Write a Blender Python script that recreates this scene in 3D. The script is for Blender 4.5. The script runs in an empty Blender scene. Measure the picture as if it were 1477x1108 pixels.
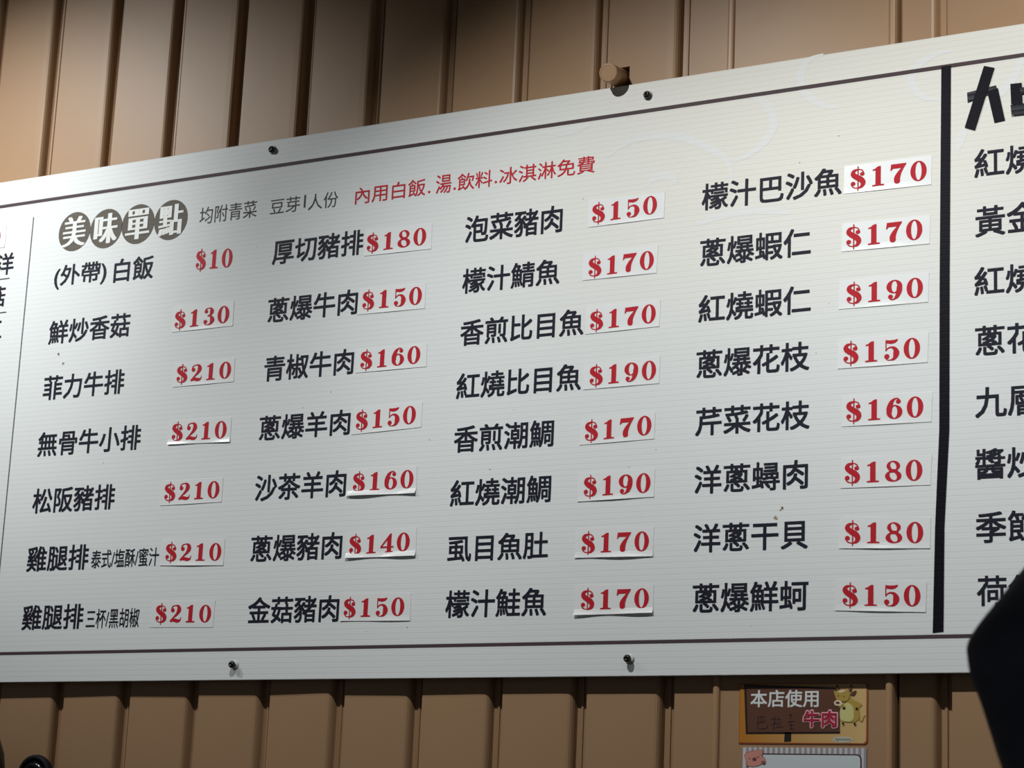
import bpy, math, random
from mathutils import Matrix, Vector
random.seed(7)
SC = bpy.context.scene
COL = SC.collection

# ------------------------------------------------------------------ camera
cam_d = bpy.data.cameras.new('camera')
cam = bpy.data.objects.new('camera', cam_d)
COL.objects.link(cam)
SC.camera = cam
cam.matrix_world = Matrix(((0.87135701, 0.07345811, 0.48511944, 1.89455541),
                           (0.48874196, -0.21705043, -0.84499729, -3.3),
                           (0.04322348, 0.97339253, -0.22503047, 1.4),
                           (0, 0, 0, 1)))
cam_d.sensor_width = 36
cam_d.lens = 77.154
cam_d.clip_start = 0.05
cam_d.dof.use_dof = True
cam_d.dof.focus_distance = 3.85
cam_d.dof.aperture_fstop = 9.5

# ------------------------------------------------------------------ world, lamps, exposure
world = bpy.data.worlds.new('world')
SC.world = world
world.use_nodes = True
world.node_tree.nodes['Background'].inputs[0].default_value = (0.93, 0.97, 1.0, 1)
world.node_tree.nodes['Background'].inputs[1].default_value = 0.075
SC.view_settings.view_transform = 'Standard'
SC.view_settings.look = 'None'
SC.view_settings.gamma = 1
SC.view_settings.use_curve_mapping = False
SC.view_settings.exposure = 0.0


def spot(name, loc, target, watts, angle, blend, color=(.985, 1, .98), radius=.009):
    d = bpy.data.lights.new(name, 'SPOT')
    d.energy = watts
    d.spot_size = math.radians(angle)
    d.spot_blend = blend
    d.color = color
    d.shadow_soft_size = radius
    o = bpy.data.objects.new(name, d)
    COL.objects.link(o)
    o.location = loc
    o.rotation_euler = (Vector(target) - Vector(loc)).to_track_quat('-Z', 'Y').to_euler()
    return o


spot('spot_lamp', (-1.949, -1.334, 3.578), (-.872, 0, 2.506), 84.8, 46.2, 1.)
spot('spot_lamp', (-1.204, -1.264, 3.346), (-1.465, 0, 2.308), 78.1, 74.1, 1.)
spot('spot_lamp', (.034, -1.292, 3.333), (.349, 0, 1.76), 89.2, 79.9, 1.)
spot('spot_lamp', (1.231, -1.332, 3.342), (1.243, 0, 2.60), 73.5, 74.3, 1.)


# ------------------------------------------------------------------ helpers
class MB:
    """collects polygons, links them as one mesh object"""

    def __init__(s):
        s.v = []
        s.f = []
        s.m = []
        s.mi = 0

    def poly(s, pts):
        n = len(s.v)
        s.v += [tuple(p) for p in pts]
        s.f.append(tuple(range(n, n + len(pts))))
        s.m.append(s.mi)

    def flat(s, pts, y):
        s.poly([(p[0], y, p[1]) for p in pts])

    def box(s, x0, x1, y0, y1, z0, z1):
        n = len(s.v)
        s.v += [(x, y, z) for x in (x0, x1) for y in (y0, y1) for z in (z0, z1)]
        for f in ((0, 1, 3, 2), (4, 6, 7, 5), (0, 4, 5, 1), (2, 3, 7, 6), (0, 2, 6, 4), (1, 5, 7, 3)):
            s.f.append(tuple(n + i for i in f))
            s.m.append(s.mi)

    def slab(s, pts, y_front, y_back):
        """outline (x,z) given depth"""
        n = len(pts)
        k = len(s.v)
        s.v += [(p[0], y_front, p[1]) for p in pts] + [(p[0], y_back, p[1]) for p in pts]
        s.f.append(tuple(range(k, k + n)))
        s.f.append(tuple(range(k + 2 * n - 1, k + n - 1, -1)))
        s.m += [s.mi, s.mi]
        for i in range(n):
            j = (i + 1) % n
            s.f.append((k + i, k + n + i, k + n + j, k + j))
            s.m.append(s.mi)

    def ribbon(s, pts, y, sub=6):
        """variable width stroke through (x,z,width)"""
        P = [pts[0]] + list(pts) + [pts[-1]]
        c = []
        for i in range(1, len(P) - 2):
            a, b, d, e = P[i - 1], P[i], P[i + 1], P[i + 2]
            for k in range(sub):
                t = k / sub
                c.append([.5 * ((2 * b[q]) + (-a[q] + d[q]) * t + (2 * a[q] - 5 * b[q] + 4 * d[q] - e[q]) * t * t
                                + (-a[q] + 3 * b[q] - 3 * d[q] + e[q]) * t ** 3) for q in range(3)])
        c.append(list(pts[-1]))
        L, R = [], []
        for i, p in enumerate(c):
            a, b = c[max(0, i - 1)], c[min(len(c) - 1, i + 1)]
            dx, dz = b[0] - a[0], b[1] - a[1]
            l = math.hypot(dx, dz) or 1
            nx, nz = -dz / l * p[2] / 2, dx / l * p[2] / 2
            L.append((p[0] + nx, p[1] + nz))
            R.append((p[0] - nx, p[1] - nz))
        for i in range(len(c) - 1):
            s.flat([L[i], R[i], R[i + 1], L[i + 1]], y)

    def ell(s, cx, cz, rx, rz, y, n=20):
        s.flat([(cx + rx * math.cos(2 * math.pi * k / n), cz + rz * math.sin(2 * math.pi * k / n)) for k in range(n)], y)

    def ring(s, cx, cz, rx, rz, ix, iz, y, n=28, sh=0):
        for k in range(n):
            a, b = 2 * math.pi * k / n, 2 * math.pi * (k + 1) / n
            q = []
            for (t, ax, az, hh) in ((a, rx, rz, 0), (b, rx, rz, 0), (b, ix, iz, sh), (a, ix, iz, sh)):
                q.append((cx + ax * math.cos(t) + hh * math.sin(t), cz + az * math.sin(t)))
            s.flat(q, y)

    def lathe(s, prof, n=20, close=True):
        """profile (r, y) round the y axis"""
        k = len(s.v)
        for r, y in prof:
            for i in range(n):
                t = 2 * math.pi * i / n
                s.v.append((r * math.cos(t), y, r * math.sin(t)))
        for j in range(len(prof) - 1):
            for i in range(n):
                i2 = (i + 1) % n
                s.f.append((k + j * n + i, k + j * n + i2, k + (j + 1) * n + i2, k + (j + 1) * n + i))
                s.m.append(s.mi)
        if close:
            s.f.append(tuple(k + i for i in range(n)))
            s.f.append(tuple(k + (len(prof) - 1) * n + i for i in reversed(range(n))))
            s.m += [s.mi, s.mi]

    def mesh(s, name):
        me = bpy.data.meshes.new(name)
        me.from_pydata(s.v, [], s.f)
        me.polygons.foreach_set('material_index', s.m)
        me.update()
        return me

    def build(s, name, mats, parent=None, smooth=False, loc=None):
        me = s.mesh(name)
        for m in (mats if isinstance(mats, (list, tuple)) else [mats]):
            me.materials.append(m)
        if smooth:
            me.shade_smooth()
        return link(name, me, parent, loc)


def link(name, me, parent=None, loc=None):
    o = bpy.data.objects.new(name, me)
    COL.objects.link(o)
    if parent:
        o.parent = parent
    if loc:
        o.location = loc
    return o


def empty(name, loc=(0, 0, 0)):
    o = bpy.data.objects.new(name, None)
    COL.objects.link(o)
    o.location = loc
    o.empty_display_size = .05
    return o


def tag(o, label=None, cat=None, group=None, kind=None):
    if label:
        o['label'] = label
    if cat:
        o['category'] = cat
    if group:
        o['group'] = group
    if kind:
        o['kind'] = kind
    return o


# ------------------------------------------------------------------ materials
def mat(name, col, rough=.5, metal=0., spec=.5, var=0., vscale=8., bump=0., bscale=40.):
    m = bpy.data.materials.new(name)
    m.use_nodes = True
    nt = m.node_tree
    b = nt.nodes['Principled BSDF']
    b.inputs['Base Color'].default_value = (*col, 1)
    b.inputs['Roughness'].default_value = rough
    b.inputs['Metallic'].default_value = metal
    b.inputs['Specular IOR Level'].default_value = spec
    tc = nt.nodes.new('ShaderNodeTexCoord')
    if var:
        n = nt.nodes.new('ShaderNodeTexNoise')
        n.inputs['Scale'].default_value = vscale
        n.inputs['Detail'].default_value = 5
        nt.links.new(tc.outputs['Object'], n.inputs['Vector'])
        mr = nt.nodes.new('ShaderNodeMapRange')
        mr.inputs['From Min'].default_value = .3
        mr.inputs['From Max'].default_value = .7
        mr.inputs['To Min'].default_value = 1 - var
        mr.inputs['To Max'].default_value = 1 + var
        nt.links.new(n.outputs['Fac'], mr.inputs['Value'])
        mx = nt.nodes.new('ShaderNodeMix')
        mx.data_type = 'RGBA'
        mx.blend_type = 'MULTIPLY'
        mx.inputs['Factor'].default_value = 1
        mx.inputs['A'].default_value = (*col, 1)
        nt.links.new(mr.outputs['Result'], mx.inputs['B'])
        nt.links.new(mx.outputs['Result'], b.inputs['Base Color'])
    if bump:
        n2 = nt.nodes.new('ShaderNodeTexNoise')
        n2.inputs['Scale'].default_value = bscale
        nt.links.new(tc.outputs['Object'], n2.inputs['Vector'])
        bp = nt.nodes.new('ShaderNodeBump')
        bp.inputs['Strength'].default_value = bump
        bp.inputs['Distance'].default_value = .002
        nt.links.new(n2.outputs['Fac'], bp.inputs['Height'])
        nt.links.new(bp.outputs['Normal'], b.inputs['Normal'])
    return m


def flute_nodes(m, base=None, strength=.35, dark=.05, dist=.0006):
    """fine horizontal flutes of the corrugated plastic, 9.8 mm apart (relief and wall tone)"""
    nt = m.node_tree
    b = nt.nodes['Principled BSDF']
    g = nt.nodes.new('ShaderNodeNewGeometry')
    sp = nt.nodes.new('ShaderNodeSeparateXYZ')
    nt.links.new(g.outputs['Position'], sp.inputs[0])
    mu = nt.nodes.new('ShaderNodeMath'); mu.operation = 'MULTIPLY'; mu.inputs[1].default_value = 1 / .0098
    nt.links.new(sp.outputs['Z'], mu.inputs[0])
    fr = nt.nodes.new('ShaderNodeMath'); fr.operation = 'FRACT'
    nt.links.new(mu.outputs[0], fr.inputs[0])
    cr = nt.nodes.new('ShaderNodeValToRGB')
    cr.color_ramp.interpolation = 'EASE'
    e = cr.color_ramp.elements
    e[0].position = 0; e[0].color = (0, 0, 0, 1)
    e[1].position = 1; e[1].color = (0, 0, 0, 1)
    for p, v in ((.22, 1), (.5, .85), (.78, 1)):
        x = e.new(p); x.color = (v, v, v, 1)
    nt.links.new(fr.outputs[0], cr.inputs[0])
    bp = nt.nodes.new('ShaderNodeBump')
    bp.inputs['Strength'].default_value = strength
    bp.inputs['Distance'].default_value = dist
    nt.links.new(cr.outputs[0], bp.inputs['Height'])
    nt.links.new(bp.outputs['Normal'], b.inputs['Normal'])
    if dark:
        mr = nt.nodes.new('ShaderNodeMapRange')
        mr.inputs['To Min'].default_value = 1 - dark
        mr.inputs['To Max'].default_value = 1
        nt.links.new(cr.outputs[0], mr.inputs['Value'])
        mx = nt.nodes.new('ShaderNodeMix')
        mx.data_type = 'RGBA'; mx.blend_type = 'MULTIPLY'; mx.inputs['Factor'].default_value = 1
        if base:
            nt.links.new(base, mx.inputs['A'])
        else:
            mx.inputs['A'].default_value = b.inputs['Base Color'].default_value
        nt.links.new(mr.outputs['Result'], mx.inputs['B'])
        nt.links.new(mx.outputs['Result'], b.inputs['Base Color'])


M_WALL = mat('painted_metal', (.362, .221, .122), .42, 0, .3, .05, 3., .12, 9.)
M_WALL2 = mat('painted_metal_trim', (.40, .24, .13), .38, 0, .35, .05, 5., .1, 12.)
M_BOARD = mat('corrugated_plastic', (.78, .8, .79), .5, 0, .2)
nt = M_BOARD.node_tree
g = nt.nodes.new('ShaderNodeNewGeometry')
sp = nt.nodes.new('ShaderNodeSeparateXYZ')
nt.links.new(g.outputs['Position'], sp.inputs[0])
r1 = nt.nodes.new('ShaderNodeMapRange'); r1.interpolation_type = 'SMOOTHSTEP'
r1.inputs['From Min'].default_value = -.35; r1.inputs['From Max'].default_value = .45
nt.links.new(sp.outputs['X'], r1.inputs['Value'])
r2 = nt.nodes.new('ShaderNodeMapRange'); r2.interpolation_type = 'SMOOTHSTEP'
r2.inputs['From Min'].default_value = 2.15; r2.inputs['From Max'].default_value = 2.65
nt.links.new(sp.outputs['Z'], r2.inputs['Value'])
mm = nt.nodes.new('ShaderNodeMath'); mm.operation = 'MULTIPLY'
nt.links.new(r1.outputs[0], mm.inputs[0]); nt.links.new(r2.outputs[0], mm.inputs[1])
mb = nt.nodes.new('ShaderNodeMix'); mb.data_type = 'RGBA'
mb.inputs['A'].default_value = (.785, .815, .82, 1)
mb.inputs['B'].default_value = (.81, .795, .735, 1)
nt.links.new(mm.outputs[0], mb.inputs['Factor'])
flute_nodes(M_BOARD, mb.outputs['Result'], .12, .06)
M_EDGE = mat('plastic_cut_edge', (.6, .62, .62), .6)
M_LINE = mat('brown_line_ink', (.075, .05, .055), .6, 0, .2)
M_THIN = mat('grey_line_ink', (.1, .1, .13), .6, 0, .2)
M_INK = mat('black_ink', (.012, .011, .025), .6, 0, .2)
M_GREY = mat('grey_ink', (.055, .055, .06), .6, 0, .2)
M_DISC = mat('taupe_ink', (.13, .115, .095), .6, 0, .2)
flute_nodes(M_DISC, None, .12, .12)
M_RED = mat('red_ink', (.5, .012, .025), .6, 0, .2)
M_RED2 = mat('thin_red_ink', (.56, .02, .035), .6, 0, .2)
M_WHITE = mat('white_ink', (.78, .8, .79), .45)
M_SWIRL = mat('pale_swirl_ink', (.80, .81, .80), .5, 0, .2)
flute_nodes(M_SWIRL, None, .12, .05)
M_STICK = mat('sticker_film', (.82, .84, .84), .32, 0, .5, 0, 8, .05, 30.)
M_TAPE = mat('black_tape', (.0045, .004, .009), .5, 0, .12)
flute_nodes(M_TAPE, None, .14, 0, .0006)
M_TAPE2 = mat('worn_black_tape', (.018, .019, .028), .38, 0, .4)
flute_nodes(M_TAPE2, None, .6, 0, .0012)
M_SCREW = mat('dark_steel', (.06, .055, .045), .3, .9)
M_DARK = mat('black_gap', (.004, .004, .004), .8)
M_STAIN = mat('brown_stain', (.35, .28, .17), .7)
M_SPECK = mat('grey_speck', (.3, .3, .28), .7)

# ------------------------------------------------------------------ DATA (metres on the wall plane: x, z)
NAMES = [('(外帶)',-1.0568,-0.9212,2.5446,2.5953),('白飯',-0.9023,-0.8026,2.5444,2.5933),('鮮炒香菇',-1.0573,-0.8499,2.4302,2.4794),('菲力牛排',-1.0584,-0.852,2.3151,2.3654),('無骨牛小排',-1.0587,-0.7991,2.2001,2.2501),('松阪豬排',-1.0585,-0.851,2.0854,2.1359),('雞腿排',-1.0592,-0.9033,1.9698,2.0199),('雞腿排',-1.0575,-0.9035,1.855,1.904),('厚切豬排',-0.5157,-0.3092,2.541,2.5903),('蔥爆牛肉',-0.5173,-0.3135,2.4266,2.4755),('青椒牛肉',-0.5159,-0.3143,2.3126,2.3617),('蔥爆羊肉',-0.518,-0.3138,2.1987,2.247),('沙茶羊肉',-0.5178,-0.3147,2.084,2.1341),('蔥爆豬肉',-0.5178,-0.3151,1.9701,2.0196),('金菇豬肉',-0.5144,-0.3134,1.8563,1.9052),('泡菜豬肉',-0.0891,0.1112,2.5376,2.5882),('檬汁鯖魚',-0.0893,0.1099,2.4426,2.4897),('香煎比目魚',-0.0882,0.1613,2.3453,2.3936),('紅燒比目魚',-0.0909,0.1603,2.2473,2.2954),('香煎潮鯛',-0.0904,0.1107,2.1506,2.1993),('紅燒潮鯛',-0.0923,0.1096,2.0534,2.1016),('虱目魚肚',-0.0921,0.1084,1.9558,2.0033),('檬汁鮭魚',-0.0907,0.1097,1.8576,1.9062),('檬汁巴沙魚',0.3807,0.6341,2.544,2.5926),('蔥爆蝦仁',0.3798,0.5808,2.444,2.4937),('紅燒蝦仁',0.3796,0.5821,2.3458,2.3946),('蔥爆花枝',0.3781,0.5811,2.2494,2.2986),('芹菜花枝',0.379,0.583,2.1512,2.1995),('洋蔥蟳肉',0.3799,0.5811,2.0529,2.1011),('洋蔥干貝',0.3808,0.5825,1.9549,2.0028),('蔥爆鮮蚵',0.3818,0.5845,1.8555,1.9042),('紅燒',0.859,0.9602,2.5423,2.5911),('黃金',0.8599,0.9616,2.444,2.495),('紅燒',0.8582,0.9581,2.3468,2.3946),('蔥花',0.859,0.9591,2.249,2.298),('九層',0.8586,0.9572,2.1498,2.1987),('醬炒',0.8582,0.9574,2.0518,2.1007),('季節',0.8586,0.9571,1.9526,2.0015),('荷包',0.8602,0.956,1.8553,1.9023)]
SMALL = [('泰式/塩酥/蜜汁',-0.896,-0.7314,1.9711,2.0072),('三杯/黑胡椒',-0.8956,-0.7666,1.855,1.8925)]
GRAY = [('均附青菜',-0.6977,-0.5605,2.6426,2.6772),('豆芽',-0.5289,-0.4597,2.6429,2.6738),('1',-0.4507,-0.4466,2.6485,2.6735),('人份',-0.4406,-0.3723,2.6413,2.673)]
RED = [('內用白飯',-0.3337,-0.1788,2.6402,2.6737),('湯',-0.1567,-0.1233,2.6394,2.6755),('飲料',-0.1104,-0.037,2.64,2.6724),('冰淇淋免費',-0.0221,0.1719,2.6401,2.6724)]
DOTS = [(-0.1706,2.6457),(-0.1159,2.6454),(-0.0293,2.6474)]
PRICES = [('$130','鮮炒香菇',-0.7395,-0.6075,2.4524,2.4535,0.0338,[(-0.744,2.429),(-0.5975,2.4291),(-0.5984,2.4794),(-0.7445,2.4808)]),('$210','菲力牛排',-0.7242,-0.5933,2.3425,2.3426,0.0326,[(-0.7318,2.3186),(-0.5855,2.3186),(-0.5865,2.3646),(-0.7317,2.3641)]),('$210','無骨牛小排',-0.7244,-0.5934,2.2282,2.2264,0.0336,[(-0.732,2.2054),(-0.5839,2.2017),(-0.5838,2.2499),(-0.7321,2.2526)]),('$210','松阪豬排',-0.7309,-0.5998,2.1116,2.1115,0.0325,[(-0.7397,2.087),(-0.5932,2.0872),(-0.5931,2.1342),(-0.739,2.1343)]),('$210','雞腿排泰式',-0.7168,-0.5846,1.9954,1.9928,0.0327,[(-0.727,1.9714),(-0.5781,1.9668),(-0.5783,2.017),(-0.7263,2.0202)]),('$210','雞腿排三杯',-0.7287,-0.5975,1.8795,1.8775,0.0322,[(-0.7399,1.8545),(-0.5914,1.8516),(-0.5907,1.9017),(-0.7394,1.9033)]),('$180','厚切豬排',-0.302,-0.1713,2.5603,2.5612,0.0329,[(-0.3056,2.5371),(-0.1595,2.5352),(-0.1601,2.5849),(-0.3056,2.5882)]),('$150','蔥爆牛肉',-0.3039,-0.1736,2.4499,2.4488,0.0334,[(-0.3135,2.4249),(-0.1663,2.4234),(-0.1669,2.4709),(-0.3118,2.4747)]),('$160','青椒牛肉',-0.3004,-0.1702,2.3363,2.3375,0.0326,[(-0.3085,2.3139),(-0.1563,2.3138),(-0.1572,2.3569),(-0.3071,2.3575)]),('$150','蔥爆羊肉',-0.3022,-0.1727,2.2229,2.2263,0.0331,[(-0.3097,2.1981),(-0.1605,2.2023),(-0.1601,2.2492),(-0.3087,2.2478)]),('$160','沙茶羊肉',-0.3006,-0.1704,2.1085,2.1088,0.0329,[(-0.311,2.0843),(-0.1638,2.0822),(-0.1642,2.1314),(-0.3122,2.1347)]),('$140','蔥爆豬肉',-0.3003,-0.171,1.9933,1.9954,0.0333,[(-0.3055,1.9705),(-0.1574,1.9696),(-0.1583,2.0201),(-0.3055,2.0176)]),('$150','金菇豬肉',-0.3041,-0.175,1.8801,1.8801,0.0325,[(-0.3093,1.8574),(-0.1618,1.8549),(-0.1626,1.9037),(-0.3105,1.9063)]),('$150','泡菜豬肉',0.1691,0.2963,2.5634,2.5661,0.0329,[(0.1628,2.5398),(0.3098,2.5404),(0.3109,2.587),(0.1618,2.5889)]),('$170','檬汁鯖魚',0.1658,0.2933,2.4655,2.467,0.033,[(0.1557,2.4437),(0.2992,2.4429),(0.3007,2.4919),(0.1553,2.4931)]),('$170','香煎比目魚',0.1728,0.3,2.3684,2.3712,0.0329,[(0.1653,2.3458),(0.3073,2.3474),(0.3083,2.3947),(0.1649,2.394)]),('$190','紅燒比目魚',0.1757,0.3037,2.2701,2.2715,0.033,[(0.1643,2.2472),(0.3098,2.2475),(0.3107,2.2956),(0.1644,2.2917)]),('$170','香煎潮鯛',0.1704,0.2981,2.1728,2.1759,0.0332,[(0.1621,2.1499),(0.3039,2.1519),(0.3048,2.1989),(0.1621,2.1953)]),('$190','紅燒潮鯛',0.1721,0.2995,2.0758,2.0771,0.0333,[(0.1618,2.0512),(0.3064,2.0527),(0.307,2.1008),(0.1619,2.1005)]),('$170','虱目魚肚',0.1721,0.2997,1.9786,1.978,0.0331,[(0.1609,1.9546),(0.3079,1.9521),(0.3081,2.0018),(0.1606,2.0053)]),('$170','檬汁鮭魚',0.1745,0.3028,1.8822,1.8824,0.0328,[(0.1637,1.8569),(0.3109,1.8576),(0.3111,1.9053),(0.1637,1.9083)]),('$170','檬汁巴沙魚',0.6482,0.7801,2.5672,2.5674,0.0337,[(0.6376,2.544),(0.7877,2.5417),(0.7886,2.5918),(0.6387,2.5917)]),('$170','蔥爆蝦仁',0.6416,0.7729,2.468,2.4683,0.0339,[(0.6346,2.4449),(0.7846,2.4423),(0.7864,2.4901),(0.6364,2.4929)]),('$190','紅燒蝦仁',0.6431,0.774,2.3708,2.3709,0.0328,[(0.6307,2.3473),(0.7824,2.3453),(0.784,2.3944),(0.6325,2.3961)]),('$150','蔥爆花枝',0.6386,0.7694,2.2713,2.2712,0.0336,[(0.6301,2.2474),(0.7816,2.2462),(0.7834,2.2959),(0.6319,2.2966)]),('$160','芹菜花枝',0.6444,0.7748,2.1749,2.1748,0.0335,[(0.6382,2.151),(0.7881,2.1493),(0.7896,2.1972),(0.6393,2.2005)]),('$180','洋蔥蟳肉',0.6428,0.7734,2.0742,2.0728,0.0331,[(0.637,2.0503),(0.7866,2.048),(0.7887,2.0959),(0.6377,2.1001)]),('$180','洋蔥干貝',0.644,0.775,1.9768,1.9735,0.033,[(0.6354,1.9532),(0.7857,1.9476),(0.7872,1.997),(0.6365,2.0037)]),('$150','蔥爆鮮蚵',0.6409,0.7706,1.8775,1.8743,0.0329,[(0.6295,1.8542),(0.7788,1.8481),(0.7806,1.896),(0.6312,1.9043)])]
TEN = ('$10',-0.6995,-0.6104,2.5692,2.5667,0.0374)
DISCS = [(-1.0146,2.664),(-0.9324,2.6611),(-0.8511,2.6613),(-0.7688,2.6605)]
DISCR = (0.0413,0.0413,0.0413)
SCREWS = [(-0.5327,2.7747),(0.2724,2.7691),(-0.535,1.7813),(0.2707,1.782)]
TAPE = [((0.8047,2.7421),(0.8211,2.7414)),((0.8016,2.3847),(0.8182,2.383)),((0.8008,2.1355),(0.8172,2.1345)),((0.794,1.9814),(0.8091,1.9807)),((0.7901,1.816),(0.8073,1.8178))]
TAPES = [[(0.8764,2.7317),(0.8939,2.7256),(0.861,2.6241),(0.844,2.6311)],[(0.8477,2.6905),(0.8954,2.6959),(0.8994,2.6846),(0.8487,2.6727)],[(0.8813,2.6873),(0.8991,2.6906),(0.9103,2.6342),(0.8929,2.6324)],[(0.9196,2.694),(0.9383,2.6933),(0.9396,2.6565),(0.9207,2.6599)],[(0.9352,2.6853),(0.9706,2.6837),(0.9715,2.6709),(0.9361,2.675)],[(0.9201,2.6578),(0.9703,2.6574),(0.9711,2.6394),(0.9216,2.6407)]]
LEFTLINE = [(-1.1257,2.7079),(-1.1276,2.0071)]
LEFT = [(-1.1707,2.636),(-1.1652,2.592),(-1.1849,2.5669),(-1.1795,2.5232),(-1.1869,2.4916),(-1.1826,2.4573),(-1.1778,2.5832),(-1.1774,2.5105),(-1.213,2.6844),(-1.1996,2.6508)]
ARCS = [[(0.1913,2.6634),(0.223,2.6819),(0.2593,2.6913),(0.3047,2.6908),(0.3499,2.6791),(0.3903,2.6579),(0.4171,2.6383),(0.4315,2.6196),(0.4356,2.5897)],[(0.4348,2.6255),(0.4692,2.6357),(0.4947,2.6533),(0.508,2.6725),(0.5102,2.6932),(0.5,2.7157),(0.4803,2.7333),(0.454,2.7435)],[(0.2714,2.6015),(0.2846,2.6136),(0.3069,2.6185),(0.325,2.612),(0.3321,2.6005)],[(0.066,2.7285),(0.1044,2.7241),(0.1374,2.7276),(0.1607,2.7323)],[(0.3719,2.522),(0.4239,2.5327),(0.4799,2.5336),(0.5436,2.5229)],[(0.5989,2.7952),(0.5749,2.7899),(0.5615,2.7754),(0.5587,2.7577),(0.5635,2.736),(0.5789,2.7174),(0.603,2.7035),(0.6269,2.6965)],[(0.8233,2.7675),(0.7949,2.7647),(0.7721,2.755),(0.7578,2.7397),(0.7535,2.7257),(0.7607,2.7071),(0.775,2.6934),(0.8034,2.6835)],[(0.8453,2.6316),(0.8369,2.6128),(0.8299,2.5938)],[(0.9417,2.7461),(0.9313,2.7163),(0.9147,2.6931),(0.8926,2.6735),(0.8732,2.662)]]
SPECKS = [(-1.0281,2.4091),(-1.0111,2.3884),(-0.5542,2.5823),(0.5349,2.02),(0.5259,2.009),(-0.8873,2.1787),(-0.422,2.2569),(-0.3615,2.2823),(-0.167,1.8432),(-0.2518,1.8378),(0.0292,2.2208),(0.3074,2.1333),(0.6283,2.6466),(0.5587,2.6086),(0.6133,2.3591),(0.486,1.832),(-0.0138,2.1172),(0.2576,2.1057),(0.5925,2.2772),(-0.1413,2.1783),(0.1512,2.5937),(-0.0854,2.5292)]
PIPE = [(0.2316,2.7926),(0.2045,2.8024),(0.1901,2.8202),(0.2198,2.8367),(0.2239,2.7981),(0.1836,2.8422)]
CARD = [(0.4611,1.6462),(0.679,1.6449),(0.6783,1.7422),(0.4595,1.7457)]
BROWN = [(0.4754,1.6634),(0.6335,1.6647),(0.6328,1.7322),(0.4718,1.7382)]
POST = [(0.5395,1.6494),(0.5513,1.6499),(0.5515,1.6644),(0.5402,1.6644)]
T1 = ('本店使用',0.4809,0.5974,1.7039,1.7315)
T2 = ('牛肉',0.5714,0.6294,1.6715,1.6996)
HAND = [[(0.4954,1.6885),(0.5035,1.6895),(0.5055,1.685),(0.5042,1.6806),(0.4945,1.68)],[(0.4997,1.689),(0.5002,1.6805)],[(0.4947,1.689),(0.4943,1.6721),(0.4974,1.6696),(0.505,1.6701),(0.5103,1.6716),(0.5108,1.6756)],[(0.5165,1.685),(0.5251,1.6862)],[(0.5229,1.6905),(0.5224,1.6702),(0.52,1.6722)],[(0.5178,1.6761),(0.5257,1.6801)],[(0.5283,1.689),(0.5294,1.6865)],[(0.5257,1.6842),(0.5332,1.685)],[(0.5273,1.6811),(0.5285,1.6751)],[(0.5332,1.6821),(0.5312,1.6747)],[(0.5253,1.6722),(0.5387,1.6732)],[(0.5464,1.691),(0.5539,1.692)],[(0.5499,1.6949),(0.5508,1.6855)],[(0.545,1.6806),(0.5577,1.6823)],[(0.5508,1.6801),(0.5515,1.6693)],[(0.5475,1.6757),(0.5552,1.6764)],[(0.5484,1.6693),(0.5563,1.6698)]]
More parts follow.
